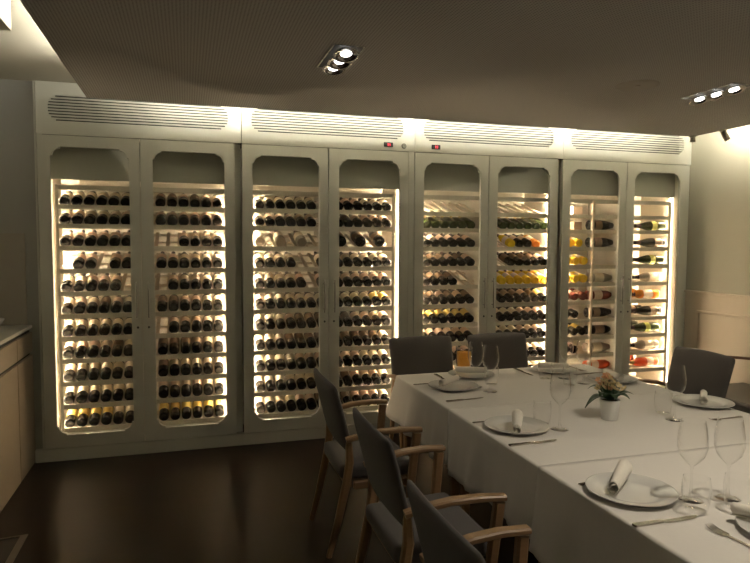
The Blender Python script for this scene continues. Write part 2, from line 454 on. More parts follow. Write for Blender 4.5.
# red temperature displays and keyhole badge
def display(x, label):
    e = empty('temperature_display', (x, -.001, 2.467), label=label, cat='display', group='red temperature displays above the doors')
    bm = bmesh.new(); box(bm, -.040, .040, -.012, -.001, -.019, .019, bev=.003); link('housing', bm, M['black'], e)
    bm = bmesh.new()
    # a two-figure red readout
    for dx in (-.010, .006):
        box(bm, dx, dx + .008, -.0135, -.0122, .006, .009); box(bm, dx, dx + .008, -.0135, -.0122, -.0015, .0015)
        box(bm, dx + .006, dx + .008, -.0135, -.0122, -.009, .0055); box(bm, dx, dx + .008, -.0135, -.0122, -.012, -.0095)
    link('digits', bm, M['red_led'], e)
display(2.666, 'small black display with red figures left of the round keyhole badge')
display(3.096, 'small black display with red figures right of the round keyhole badge')
bm = lathe([(0, 0), (.022, 0), (.024, .004), (.018, .008), (.008, .006), (0, .006)], 20, mat4=Matrix.Rotation(PI / 2, 4, 'X'))
o = link('keyhole_badge', bm, M['steel'], smooth=True); o.location = (2.807, -.0005, 2.463)
tag(o, 'small round metal keyhole badge between the two red displays', 'lock')

# ---------------------------------------------------------------- bottles
BORD = [(0, .006), (.020, .004), (.033, 0), (.0375, .004), (.038, .012), (.038, .19), (.036, .205), (.028, .225), (.018, .245), (.0145, .26), (.0142, .285), (.0155, .287), (.0155, .297), (.0, .298)]
BURG = [(0, .006), (.022, .004), (.035, 0), (.0385, .004), (.039, .012), (.039, .155), (.036, .18), (.028, .21), (.019, .24), (.0145, .26), (.0142, .285), (.0155, .287), (.0155, .297), (.0, .298)]
CHAM = [(0, .012), (.020, .006), (.034, 0), (.0405, .005), (.0415, .014), (.0415, .15), (.038, .18), (.028, .22), (.019, .255), (.016, .285), (.017, .288), (.017, .305), (.0, .306)]
def band(prof, z0, z1, dr=.0006, arc=(0, 1)):
    """a shell following the bottle profile between z0 and z1"""
    def R(z):
        for (r0, a), (r1, b) in zip(prof[:-1], prof[1:]):
            if a <= z <= b and b > a: return r0 + (r1 - r0) * (z - a) / (b - a)
        return prof[4][0]
    n = 5
    return [(R(z0 + (z1 - z0) * i / n) + dr, z0 + (z1 - z0) * i / n) for i in range(n + 1)]
TOY = Matrix.Rotation(-PI / 2, 4, 'X')     # bottle axis +z -> +y
def make_bottle(name, prof, body, lab, foil, lz=(.075, .17)):
    b = link(name, lathe(prof, 20, mat4=TOY), body, smooth=True)
    if lab: link('paper_label', lathe(band(prof, *lz), 20, mat4=TOY), lab, b, smooth=True)
    f = prof[-1][1]
    if foil: link('foil_capsule', lathe(band(prof, f - .055, f - .002) + [(0, f + .001)], 14, mat4=TOY), foil, b, smooth=True)
    return b
M['wine_yellow'].node_tree.nodes['Mix Shader'].inputs[0].default_value = .3
PROTO = {
    'a': lambda: make_bottle('wine_bottle', BORD, M['bottle'], M['label_cream'], M['foil']),
    'b': lambda: make_bottle('wine_bottle', BURG, M['bottle'], M['label_rose'], M['foil'], (.08, .165)),
    'c': lambda: make_bottle('wine_bottle', BORD, M['bottle'], M['label_dark'], M['foil']),
    'l': lambda: make_bottle('wine_bottle', BORD, M['bottle'], M['label_gold'], M['foil_gold']),
    'g': lambda: make_bottle('sparkling_wine_bottle', CHAM, M['bottle_green'], None, M['foil_gold']),
    'y': lambda: make_bottle('white_wine_bottle', BURG, M['wine_yellow'], M['label_cream'], M['foil'], (.06, .13)),
    'A': lambda: make_bottle('white_wine_bottle', BORD, M['wine_amber'], M['label_cream'], M['foil']),
    'r': lambda: make_bottle('rose_wine_bottle', BORD, M['wine_rose'], M['label_rose'], M['foil_gold'], (.05, .12)),
    'k': lambda: make_bottle('rose_wine_bottle', BORD, M['wine_dusk'], M['label_rose'], M['foil'], (.06, .14)),
    'p': lambda: make_bottle('frosted_wine_bottle', BURG, M['wine_pale'], M['label_cream'], M['foil'], (.06, .15)),
    'G': lambda: make_bottle('sparkling_wine_bottle', CHAM, M['bottle_green'], M['label_olive'], M['foil'], (.10, .15)),
    'K': lambda: make_bottle('wine_bottle', CHAM, M['bottle'], M['label_dark'], M['foil'], (.05, .12)),
}
made = {}
def bottle(code, loc, rot=(0, 0, 0), scale=1., label='', group=''):
    if code not in made: o = PROTO[code](); made[code] = o
    else: o = made[code]; o = dup(o, loc)
    o.location = loc; o.rotation_euler = rot; o.scale = (scale,) * 3
    tag(o, label, 'wine bottle', group); return o
ORD = ['first', 'second', 'third', 'fourth', 'fifth', 'sixth', 'seventh', 'eighth', 'ninth', 'tenth', 'eleventh']
NAMES = {'a': 'dark wine bottle', 'b': 'dark wine bottle', 'c': 'dark wine bottle', 'l': 'dark yellow-labelled bottle', 'g': 'green wine bottle', 'y': 'yellow wine bottle',
         'A': 'amber wine bottle', 'p': 'frosted pale bottle', 'M': 'big dark bottle', 'r': 'rose wine bottle', 'k': 'dusky red bottle'}
def slots(x, n): return [x + .0866 * i for i in range(n)]
DOORS = [
    (slots(.151, 6), ['aaaaaa', 'bbaaab', 'bbbbbb', '.bb.bb', 'aabbb.', 'abacba', 'aaaaaa', 'bbbaca', 'aaaaaa', 'aaaaaa', 'llllaa']),
    (slots(.837, 6), ['ccbcba', 'bbbbbb', '..bbbb', 'bbaaaa', '.baaaa', 'ccbbaa', '.bbbbb', 'cccaaa', 'caaaaa', 'bbbbaa', 'llllll']),
    (slots(1.604, 7), ['aaaaaa.', 'bbbbbb.', 'p.p.p..', 'aaaa..a', 'aaaab.b', 'aaaaaaa', 'aaabccc', 'aaacccc', 'aaaabbb', 'aaaaaaa', 'aaaabbc']),
    (slots(2.270, 6), ['bbbaaa', 'ccbbbb', 'M.M.M.', 'aaaaaa', 'bbbbbb', 'aaaall', 'ccbbbb', 'ccccca', 'bbbaaa', 'ccbbba', 'ccbbba']),
    (slots(3.069, 6), ['......', 'gggggg', 'bbbbbb', 'cccbcb', 'cccc..', 'bcbcbc', 'llllll', 'bbbbbb', '...bbb', '', '']),
    (slots(3.823, 6), ['......', 'gggggg', '.ybbA.', '.ccccb', 'yyyyyy', 'cccbcl', 'aaabbb', 'aaabbb', '..aaaa', '...aaa', '']),
]
for d, (xs, rows) in enumerate(DOORS):
    for r, row in enumerate(rows):
        z = BARS[r + 1]
        idx = 0
        for s, ch in enumerate(row):
            if ch == '.': continue
            idx += 1
            code, sc = ch, 1.
            rad = .038
            if ch in 'by': rad = .039
            if ch == 'p': rad = .039; sc = 1.12
            if ch == 'g': rad = .0415; sc = .93
            if ch == 'M': code = 'K'; sc = 1.16; rad = .0415
            rad *= sc
            h = (math.sqrt(max(rad ** 2 - .0293 ** 2, .0001)) + .0122) / math.cos(TILT)
            x = xs[s] + (0 if ch != 'M' else .02)
            lab = '%s, %s from left on %s shelf down, %s glass door from left' % (NAMES[ch], ORD[idx - 1], ORD[r], ORD[d])
            q = random.uniform(0, .004)
            bottle(code, (x, .1065 + rad * math.sin(TILT) + q, z + h + (rad * math.sin(TILT) + q) * math.tan(TILT)), (TILT, 0, 0), sc, lab,
                   'bottles behind the %s glass door' % ORD[d])
# last cabinet: bottles lying sideways, and a narrow column of end-on bottles
X3 = 3 * PIT
def side(code, xb, row, neck, what, y=.19, sc=1.15, dz=0., where='the last glass door', tilt=0.):
    z = BARS[row] + .0165 + (.039 if code not in 'GK' else .0415) * sc + dz
    rz = -PI / 2 if neck == 'right' else PI / 2
    bottle(code, (xb, y, z), (0, 0, rz + tilt), sc, what + ' on %s shelf behind %s' % (ORD[row - 1], where), 'bottles lying sideways at far right')
L8 = 'the rightmost glass door'; L7 = 'the seventh glass door'
side('G', 5.665, 2, 'left', 'green bottle, olive label,', where=L8)
side('K', 5.665, 3, 'left', 'dark brown bottle, neck to the left,', where=L8)
side('G', 5.655, 4, 'left', 'dark green bottle, neck to the left,', where=L8)
side('p', 5.66, 5, 'left', 'frosted pale bottle, neck to the left,', where=L8, y=.20)
side('A', 5.61, 6, 'left', 'orange amber bottle, neck to the left,', where=L8)
side('A', 5.45, 6, 'left', 'second amber bottle, farther back,', where=L8, y=.33, dz=.0)
side('K', 5.64, 7, 'left', 'black bottle at the front', where=L8)
side('b', 5.53, 7, 'left', 'black bottle at the back, tilted,', where=L8, y=.34, tilt=.06)
side('G', 5.62, 8, 'left', 'bright green bottle at the front', where=L8)
side('G', 5.50, 8, 'left', 'green bottle lying at the back', where=L8, y=.36)
side('p', 5.62, 9, 'left', 'frosted white bottle, neck to the left,', where=L8)
side('r', 5.62, 10, 'left', 'pink rose bottle, neck to the left,', where=L8)
side('r', 5.46, 10, 'left', 'rose bottle lying at the back', where=L8, y=.36)
xb = X3 + .412
side('K', xb, 2, 'right', 'black bottle, neck to the right,', where=L7)
side('K', xb, 3, 'right', 'black bottle, neck to the right,', where=L7)
side('p', xb, 5, 'right', 'frosted grey bottle, neck to the right,', where=L7)
side('k', xb, 6, 'right', 'reddish bottle, neck to the right,', where=L7)
side('K', xb, 7, 'right', 'black bottle, neck to the right,', where=L7)
side('c', xb, 8, 'right', 'dark bottle, brown label,', where=L7)
side('p', xb, 9, 'right', 'frosted pale bottle, neck to the right,', where=L7)
side('r', xb, 10, 'right', 'orange rose bottle, neck to the right,', where=L7)
# short dark corks-up minis standing on the pale bottle shelf are necks of bottles lying behind
def endon(code, x, row, what, y=.122, sc=1.):
    z = BARS[row] + .0167 + (.039 if code not in 'GKg' else .0415) * sc
    bottle(code, (x, y, z), (.16, 0, 0), sc, what + ' on %s shelf behind %s' % (ORD[row - 1], L7), 'end-on bottles in the narrow rack column')
for row, code, n, what in ((3, 'y', 2, 'yellow bottle'), (4, 'y', 3, 'yellow bottle'), (5, 'y', 3, 'yellow bottle'), (6, 'k', 3, 'dusky red bottle'),
                           (7, 'b', 2, 'dark bottle'), (8, 'l', 3, 'dark yellow-labelled bottle'), (9, 'K', 2, 'black bottle')):
    pos = ['at left', 'in the middle', 'at right']
    if n == 2: pos = ['at left', 'at right']
    for i in range(n):
        x = X3 + .155 + .092 * i + (.03 if row == 3 else 0)
        endon(code, x, row, what + ' ' + pos[i])
o = obox('gift_box', (X3 + .225, X3 + .33, .16, .26, BARS[1] + .0165, BARS[1] + .10), M['label_rose'], bev=.003)
tag(o, 'small peach box on top shelf behind the seventh glass door', 'box')
o = obox('gift_box', (X3 + .235, X3 + .325, .16, .25, BARS[2] + .0165, BARS[2] + .095), M['label_dark'], bev=.003)
tag(o, 'small black box on second shelf behind the seventh glass door', 'box')

# ---------------------------------------------------------------- sideboard at left
sb = empty('sideboard', (-.37, -1.1, 0), label='beige sideboard with pale worktop along the left wall', cat='sideboard')
def sbox(name, x0, x1, y0, y1, z0, z1, mat, bev=.003):
    bm = bmesh.new(); box(bm, x0 + .37, x1 + .37, y0 + 1.1, y1 + 1.1, z0, z1, bev=bev); return link(name, bm, mat, sb)
sbox('body', XL + .005, -.092, -3.0, .046, 0., 1.0, M['dark_gap'])
sbox('worktop', XL + .004, -.070, -3.02, .047, 1.006, 1.030, M['top_stone'])
ys = [.044, -.396, -1.05, -1.70, -2.35, -3.0]
for a, b in zip(ys[:-1], ys[1:]):
    sbox('drawer', -.091, -.070, b + .002, a - .002, .835, .980, M['sidew'])
    sbox('door', -.091, -.070, b + .002, a - .002, .004, .812, M['sidew'])
bm = lathe([(0, 0), (.03, 0), (.033, .006), (.06, .03), (.075, .06), (.070, .06), (.055, .032), (.03, .010), (0, .009)], 28)
o = link('bowl', bm, M['china'], smooth=True, loc=(-.300, -.050, 1.0303)); tag(o, 'white china bowl on the worktop at left edge', 'bowl')

# floor hatch
e = empty('floor_hatch', (0, -1.5, 0), label='brown floor hatch with brushed metal frame at lower left', cat='floor hatch')
bm = plate([(-.069, -.45), (.155, -.45), (.155, .252), (-.069, .225)], [[(-.069 + .001, -.40), (.118, -.40), (.118, .236), (-.068, .214)]], .004, 'z', .0005)
link('frame', bm, M['grey_metal'], e)
bm = bmesh.new(); box(bm, -.067, .117, -.399, .212, .0004, .002); link('mat', bm, M['hatch'], e)

# ---------------------------------------------------------------- ceiling fixtures
def triple_lamp(x, y, label):
    e = empty('recessed_lamp', (x, y, ZS), label=label, cat='ceiling lamp', group='triple recessed ceiling lamps')
    bm = plate(rect(-.082, .082, -.215, .215), [rect(-.074, .074, -.207, .207)], .004, 'z', -.0045)
    link('trim_frame', bm, M['chrome'], e)
    bm = bmesh.new(); box(bm, -.074, .074, -.207, .207, -.0022, -.0004); link('backing', bm, M['black'], e)
    for k in (-1, 0, 1):
        t = Matrix.Translation((0, k * .137, -.014)) @ Matrix.Rotation(-.30, 4, 'X')
        bm = lathe([(.064, -.012), (.067, -.018), (.063, -.020), (.046, -.012), (.031, -.0088)], 24, mat4=t)
        r = link('reflector_ring', bm, M['chrome'], e, smooth=True)
        bm = lathe([(0, -.007), (.024, -.007), (.030, -.0085)], 20, mat4=t)
        link('bulb', bm, M['lamp_face'], r, smooth=True)
    return e
LAMPS = [(1.815, -1.80, 'triple recessed lamp above the left side of the room'), (4.29, -1.80, 'triple recessed lamp near the right wall'),]
for x, y, l in LAMPS: triple_lamp(x, y, l)
bm = lathe([(0, -.004), (.075, -.006), (.105, -.008), (.122, -.007), (.128, -.0005)], 40)
o = link('ceiling_speaker', bm, M['speaker'], smooth=True, loc=(3.70, -1.785, ZS)); tag(o, 'round flush speaker grille in the dropped ceiling', 'speaker')
bm = lathe([(.0, -.010), (.016, -.010), (.018, -.0075), (.0, -.0062)], 16); o2 = link('centre_boss', bm, M['grey_metal'], o, smooth=True)
bm = lathe([(.098, -.0086), (.104, -.0105), (.110, -.0084)], 40); link('ring', bm, M['speaker'], o, smooth=True)
def spot(x, y, tilt, yaw, label, short=False):
    e = empty('spotlight', (x, y, ZS), yaw, label=label, cat='spotlight')
    bm = lathe([(0, 0), (.03, 0), (.03, -.012), (0, -.012)], 20); link('mount', bm, M['grey_metal'], e)
    t = Matrix.Translation((0, 0, -.016)) @ Matrix.Rotation(tilt, 4, 'Y')
    L = .085 if not short else .04
    bm = lathe([(0, .0), (.020, 0), (.024, -.006), (.024, -L), (.019, -L), (.017, -L + .015), (0, -L + .015)], 20, mat4=t)
    link('lamp_head', bm, M['grey_metal'], e, smooth=True)
spot(5.43, -.735, -.5, -.9, 'small grey spotlight tilted towards the right wall')
spot(5.425, -.41, .0, 0., 'small grey spotlight at the corner of the dropped ceiling', True)

# ---------------------------------------------------------------- dining chairs
def make_chair(label):
    t = empty('dining_armchair', (0, 0, 0), label=label, cat='chair', group='charcoal armchairs round the dining table')
    for s in (-1, 1):
        bm = bmesh.new()   # rear leg, raked, running up inside the backrest edge
        pts = [(-.232, s * .235, 0), (-.185, s * .237, .18), (-.140, s * .240, .38), (-.122, s * .242, .50), (-.126, s * .238, .60), (-.134, s * .232, .65)]
        sweep(bm, pts, [.024, .03, .036, .036, .030, .02], [.028, .038, .044, .042, .032, .016]); link('leg', bm, M['oak'], t, smooth=False)
        bm = bmesh.new()
        pts = [(.178, s * .268, 0), (.190, s * .280, .20), (.206, s * .292, .42), (.228, s * .303, .645)]
        sweep(bm, pts, [.026, .032, .036, .034], [.026, .036, .044, .046]); link('leg', bm, M['oak'], t)
        bm = bmesh.new()
        pts = [(-.150, s * .274, .628), (-.08, s * .280, .646), (.03, s * .290, .664), (.14, s * .299, .668), (.252, s * .304, .662)]
        sweep(bm, pts, [.040, .044, .046, .046, .042], [.026, .026, .024, .024, .022]); link('armrest', bm, M['oak'], t)
    bm = bmesh.new()
    box(bm, -.135, -.105, -.22, .22, .355, .395, bev=.004); box(bm, .16, .19, -.27, .27, .355, .395, bev=.004)
    for s in (-1, 1): box(bm, -.10, .155, min(s * .225, s * .255), max(s * .225, s * .255), .355, .394, bev=.004)
    link('seat_frame', bm, M['oak'], t)
    # seat cushion
    bm = bmesh.new(); box(bm, -.165, .245, -.218, .218, .397, .475)
    for v in bm.verts:
        if v.co.x > 0: v.co.y *= 1.16
    bmesh.ops.bevel(bm, geom=list(bm.edges), offset=.028, segments=3, profile=.6, affect='EDGES')
    link('seat', bm, M['fabric'], t, smooth=True)
    # backrest: curved reclined slab
    bm = bmesh.new(); nu, nv = 13, 10; th = .026
    grid = {}
    for side_ in (0, 1):
        for i in range(nu):
            for j in range(nv):
                u = i / (nu - 1) * 2 - 1; v = j / (nv - 1)
                z = .545 + v * .365
                w = .252 + .012 * v
                x = -.118 - .085 * v - .010 * v * v + .030 * u * u * .6 - .012
                edge = max(abs(u) ** 8, abs(2 * v - 1) ** 8); tk = th * (1 - .55 * edge)
                zc = z + (.010 * (1 - u * u) if v > .5 else -.004) * abs(2 * v - 1)
                grid[side_, i, j] = bm.verts.new((x + (tk if side_ else -tk), u * w, zc))
    for s_ in (0, 1):
        for i in range(nu - 1):
            for j in range(nv - 1):
                q = [grid[s_, i, j], grid[s_, i + 1, j], grid[s_, i + 1, j + 1], grid[s_, i, j + 1]]
                bm.faces.new(q if s_ else q[::-1])
    rim = [(i, 0) for i in range(nu)] + [(nu - 1, j) for j in range(1, nv)] + [(i, nv - 1) for i in range(nu - 2, -1, -1)] + [(0, j) for j in range(nv - 2, 0, -1)]
    for a, b in zip(rim, rim[1:] + rim[:1]):
        bm.faces.new((grid[0, a[0], a[1]], grid[0, b[0], b[1]], grid[1, b[0], b[1]], grid[1, a[0], a[1]]))
    o = link('backrest', bm, M['fabric'], t, smooth=True)
    md = o.modifiers.new('soften', 'SUBSURF'); md.levels = 1; md.render_levels = 1
    return t
ch = make_chair('charcoal armchair on left side of table, farthest from camera')
ch.location = (1.950, -1.735, 0)
dup(ch, (1.945, -2.655, 0), (0, 0, 0), 'charcoal armchair on left side of table, middle one')
dup(ch, (1.888, -3.535, 0), (0, 0, 0), 'charcoal armchair on left side of table, nearest the camera')
dup(ch, (2.765, -.740, 0), (0, 0, -PI / 2), 'charcoal armchair at far end of table, left of the amber tumbler')
dup(ch, (3.425, -.740, 0), (0, 0, -PI / 2), 'charcoal armchair at far end of table, right of the amber tumbler')
dup(ch, (4.195, -1.665, 0), (0, 0, PI), 'charcoal armchair on right side of table before the right wall')

# bench chair by the right wall
e = empty('lounge_chair', (5.26, -1.33, 0), label='black seat with thin reddish curved wooden rail by the right wall', cat='chair')
bm = bmesh.new(); box(bm, -.31, .31, -.42, .42, .37, .47, bev=.02, seg=2); link('seat', bm, M['leather'], e)
for sx in (-1, 1):
    for sy in (-1, 1):
        bm = bmesh.new(); sweep(bm, [(sx * .27, sy * .37, 0), (sx * .27, sy * .37, .369)], .035, .035); link('leg', bm, M['redwood'], e)
bm = bmesh.new()
pts = [(.31 - .24 * abs(k / 8) ** 3, k / 8 * .45, .695) for k in range(-8, 9)]
sweep(bm, pts, .022, .024, side=Vector((0, 0, 1)))
for y in (-.20, .20): sweep(bm, [(.285, y, .471), (.30, y, .69)], .025, .025)
link('back_rail', bm, M['redwood'], e)

# ---------------------------------------------------------------- tables and cloths
TX0, TX1, TZ = 2.375, 3.870, .745
YS = [-1.085, -2.010, -2.925, -3.90]
tnames = ['dining table under the white cloth at the far end', 'dining table under the middle white cloth', 'dining table under the nearest white cloth']
for k in range(3):
    ya, yb = YS[k], YS[k + 1]
    e = empty('dining_table', ((TX0 + TX1) / 2, (ya + yb) / 2, 0), label=tnames[k], cat='table', group='dining tables pushed together')
    hx, hy = (TX1 - TX0) / 2 - .008, (ya - yb) / 2 - .006
    bm = bmesh.new(); box(bm, -hx, hx, -hy, hy, .71, .738); link('tabletop', bm, M['oak'], e)
    for sx in (-1, 1):
        for sy in (-1, 1):
            bm = bmesh.new(); sweep(bm, [(sx * (hx - .06), sy * (hy - .06), 0), (sx * (hx - .06), sy * (hy - .06), .709)], [.04, .06], [.04, .06]); link('leg', bm, M['oak'], e)

def cloth(name, label, ya, yb, far, near, hem, z, seed, grow=0.):
    """top sheet with hanging sides; path runs round the hanging edges"""
    rnd = random.Random(seed)
    x0, x1 = TX0 - grow, TX1 + grow
    R = .03; ds = .03
    path = []   # (x, y, nx, ny, cornerness)
    def seg(p, q, n):
        L = math.dist(p, q); c = max(2, int(L / ds))
        for i in range(c + 1):
            t = i / c; path.append((p[0] + (q[0] - p[0]) * t, p[1] + (q[1] - p[1]) * t, n[0], n[1], 0.))
    def arc(cx, cy, a0, a1):
        for i in range(1, 8):
            t = i / 8; a = a0 + (a1 - a0) * t; path.append((cx + R * math.cos(a), cy + R * math.sin(a), math.cos(a), math.sin(a), 1.))
    runs = []
    if far:
        seg((x0, yb), (x0, ya - R), (-1, 0)); arc(x0 + R, ya - R, PI, PI / 2); seg((x0 + R, ya), (x1 - R, ya), (0, 1))
        arc(x1 - R, ya - R, PI / 2, 0); seg((x1, ya - R), (x1, yb), (1, 0)); runs = [path]
    elif near:
        seg((x1, ya), (x1, yb + R), (1, 0)); arc(x1 - R, yb + R, 0, -PI / 2); seg((x1 - R, yb), (x0 + R, yb), (0, -1))
        arc(x0 + R, yb + R, -PI / 2, -PI); seg((x0, yb + R), (x0, ya), (-1, 0)); runs = [path]
    else:
        seg((x0, yb), (x0, ya), (-1, 0)); r1 = path; path = []
        seg((x1, ya), (x1, yb), (1, 0)); runs = [r1, path]
    bm = bmesh.new(); top = []
    ph = [rnd.uniform(0, 6.28) for _ in range(3)]
    K = 12
    for run in runs:
        s = 0.; cols = []
        # distance of each point from nearest corner
        acc = []; tot = 0
        for i, p in enumerate(run):
            if i: tot += math.dist(run[i - 1][:2], p[:2])
            acc.append(tot)
        cs = [a for a, p in zip(acc, run) if p[4] > 0]
        cents = []
        for a in cs:
            if not cents or a - cents[-1][-1] > .1: cents.append([a])
            else: cents[-1].append(a)
        cents = [sum(c) / len(c) for c in cents]
        for a, p in zip(acc, run):
            dc = min([abs(a - c) for c in cents], default=9)
            g = math.exp(-(dc / .075) ** 2)
            drop = (z - hem) + .03 * math.sin(a * 3.1 + ph[0]) * .5 - .02 * g
            wv = .5 * math.sin(a * 13 + ph[1] + 1.2 * math.sin(a * 3)) + .35 * math.sin(a * 27 + ph[2]) + .2 * math.sin(a * 47)
            col = []
            for k in range(K + 1):
                t = k / K
                if k == 0: off, dz = -.012, 0.
                elif k == 1: off, dz = -.003, -.0015
                elif k == 2: off, dz = .001, -.008
                else:
                    tt = (k - 2) / (K - 2); dz = -.008 - (drop - .008) * tt
                    off = .001 + .020 * tt + (.029 * wv + .011) * tt ** 1.3 + g * .075 * tt ** 1.2
                col.append(bm.verts.new((p[0] + p[2] * off, p[1] + p[3] * off, z + dz)))
            cols.append(col)
        for a, b in zip(cols[:-1], cols[1:]):
            for k in range(K): bm.faces.new((a[k], a[k + 1], b[k + 1], b[k]))
        top += [c[0] for c in cols]
    bm.faces.new(top)
    bmesh.ops.remove_doubles(bm, verts=bm.verts, dist=1e-5)
    o = link(name, bm, M['linen'], smooth=True)
    md = o.modifiers.new('thickness', 'SOLIDIFY'); md.thickness = .0016; md.offset = 1
    tag(o, label, 'tablecloth', 'white tablecloths'); return o
cloth('tablecloth', 'white tablecloth over the far end of the long table', YS[0], YS[1] - .004, True, False, .455, TZ + .0005, 1)
cloth('tablecloth', 'white tablecloth over the middle of the long table, under flowerpot', YS[1] + .005, YS[2] - .004, False, False, .43, TZ + .0028, 5, .003)
cloth('tablecloth', 'white tablecloth over the end of table nearest the camera', YS[2] + .010, YS[3], False, True, .42, TZ + .0055, 9, .006)
ZT1, ZT2, ZT3 = TZ + .0030, TZ + .0053, TZ + .0080
def ztop(y): return ZT1 if y > YS[1] + .005 else (ZT2 if y > YS[2] + .012 else ZT3)

# ---------------------------------------------------------------- tableware
def napkin_bm(L=.20, r=.021, turns=2.6, flare=1.0):
    """rolled napkin, axis along +x, lying on z=0"""
    bm = bmesh.new(); n = 54; cols = []
    nx = 10
    for i in range(n + 1):
        t = i / n; a = t * turns * 2 * PI; rr = .005 + (r - .005) * t
        rot = a - turns * 2 * PI - PI / 2 + .6
        col = []
        for k in range(nx + 1):
            u = k / nx; sc = 1 + (flare - 1) * u + .04 * math.sin(u * 9 + t * 4) * t
            col.append(bm.verts.new(((u - .5) * L + .006 * math.sin(t * 20) * (1 if k in (0, nx) else 0), rr * sc * math.cos(rot), r * (1 + (flare - 1) * u) * 1.04 + rr * sc * math.sin(rot))))
        cols.append(col)
    for a, b in zip(cols[:-1], cols[1:]):
        for k in range(nx): bm.faces.new((a[k], a[k + 1], b[k + 1], b[k]))
    return bm
def plate_bm():
    return lathe([(0, .004), (.088, .004), (.100, .006), (.112, .013), (.135, .0165), (.152, .019), (.155, .0195), (.1555, .0175), (.150, .0165), (.113, .009), (.098, .001), (.088, 0), (0, .0005)], 56)
def outline(bm, pts, t, z=0.):
    n0 = len(bm.verts)
    vs = [bm.verts.new((x, y, z)) for x, y in pts]; f = bm.faces.new(vs)
    r = bmesh.ops.extrude_face_region(bm, geom=[f])
    bmesh.ops.translate(bm, vec=(0, 0, t), verts=[g for g in r['geom'] if isinstance(g, bmesh.types.BMVert)])
def knife_bm():   # along +x, handle at -x, centred
    bm = bmesh.new()
    outline(bm, [(-.118, -.006), (-.115, -.008), (-.03, -.0065), (-.012, -.0045), (-.012, .0045), (-.03, .0065), (-.115, .008), (-.118, .006)], .0055)
    return bm
def blade_bm():
    bm = bmesh.new()
    outline(bm, [(-.013, -.0045), (0, -.009), (.06, -.010), (.095, -.0085), (.112, -.003), (.117, .004), (.10, .0055), (-.013, .0045)], .0018, .0015)
    return bm
def fork_parts():
    h = bmesh.new()
    outline(h, [(-.105, -.005), (-.10, -.0075), (-.06, -.005), (.02, -.0035), (.035, -.004), (.035, .004), (.02, .0035), (-.06, .005), (-.10, .0075), (-.105, .005)], .0028, .001)
    t = bmesh.new()
    outline(t, [(.034, -.004), (.044, -.0115), (.056, -.0125), (.056, .0125), (.044, .0115), (.034, .004)], .0022, .001)
    for k in range(4):
        y = -.0105 + k * .007
        sweep(t, [(.055, y, .002), (.075, y, .0025), (.090, y * .96, .0055), (.100, y * .9, .010)], [.0036, .0034, .003, .0015], [.0022, .002, .0018, .001], side=Vector((0, 1, 0)), bev=.1)
    return h, t

def wineglass_bm():
    return lathe([(0, .002), (.034, .0015), (.035, .0025), (.02, .005), (.006, .010), (.0038, .03), (.0036, .085), (.006, .096), (.020, .108), (.033, .125), (.0395, .150), (.039, .175), (.034, .205), (.031, .222)], 36)
def tumbler_bm():
    return lathe([(0, .005), (.026, .004), (.030, .002), (.033, .004), (.038, .03), (.041, .06), (.0405, .085), (.037, .103)], 36)
PR = {}
def proto(kind):
    if kind == 'plate':
        o = link('dinner_plate', plate_bm(), M['china'], smooth=True)
    elif kind == 'napkin':
        o = link('rolled_napkin', napkin_bm(), M['napkin'], smooth=True); md = o.modifiers.new('thickness', 'SOLIDIFY'); md.thickness = .0016; md.offset = 1
    elif kind == 'napkin_flare':
        o = link('rolled_napkin', napkin_bm(.20, .020, 2.2, 1.65), M['napkin'], smooth=True); md = o.modifiers.new('thickness', 'SOLIDIFY'); md.thickness = .0016; md.offset = 1
    elif kind == 'knife':
        o = empty('table_knife'); link('handle', knife_bm(), M['silver'], o); link('blade', blade_bm(), M['silver'], o)
    elif kind == 'fork':
        o = empty('table_fork'); a, b = fork_parts(); link('handle', a, M['silver'], o); link('tines', b, M['silver'], o)
    elif kind == 'glass':
        o = link('wine_glass', wineglass_bm(), M['crystal'], smooth=True)
    elif kind == 'tumbler':
        o = link('water_tumbler', tumbler_bm(), M['crystal'], smooth=True)
    return o
CATS = {'plate': ('plate', 'white plates on the table'), 'napkin': ('napkin', 'rolled napkins on the plates'), 'napkin_flare': ('napkin', 'rolled napkins on the plates'), 'knife': ('knife', 'table knives'),
        'fork': ('fork', 'table forks'), 'glass': ('wine glass', 'empty wine glasses'), 'tumbler': ('glass', 'clear water tumblers')}
def put(kind, x, y, label, rz=0., dz=0., rot=None, sc=1.):
    z = ztop(y) + dz
    if kind not in PR: PR[kind] = o = proto(kind)
    else: o = dup(PR[kind], (x, y, z))
    o.location = (x, y, z); o.rotation_euler = rot or (0, 0, rz); o.scale = (1.06, 1.3, 1.15) if kind in ('knife', 'fork') else (sc,) * 3
    c, g = CATS[kind]; tag(o, label, c, g); return o
NAPZ = .0210
def setting(x, y, who, nap, naprz, napoff=(0, 0), flare=False):
    put('plate', x, y, 'white plate ' + who)
    put('napkin_flare' if flare else 'napkin', x + napoff[0], y + napoff[1], nap, naprz, dz=NAPZ)
# far end, left and right
setting(2.860, -1.255, 'at far end of table beside the amber tumbler', 'rolled white napkin on plate beside the amber tumbler', -.45)
put('knife', 2.640, -1.275, 'table knife left of the far-end plate beside amber tumbler', -PI / 2)
setting(3.480, -1.275, 'at far end of table before the right-hand chair', 'rolled white napkin on far-end plate before the right-hand chair', -.55)
put('knife', 3.262, -1.245, 'table knife lying between the two far-end plates', -PI / 2)
put('fork', 3.690, -1.24, 'table fork right of the far-end plates', -PI / 2)
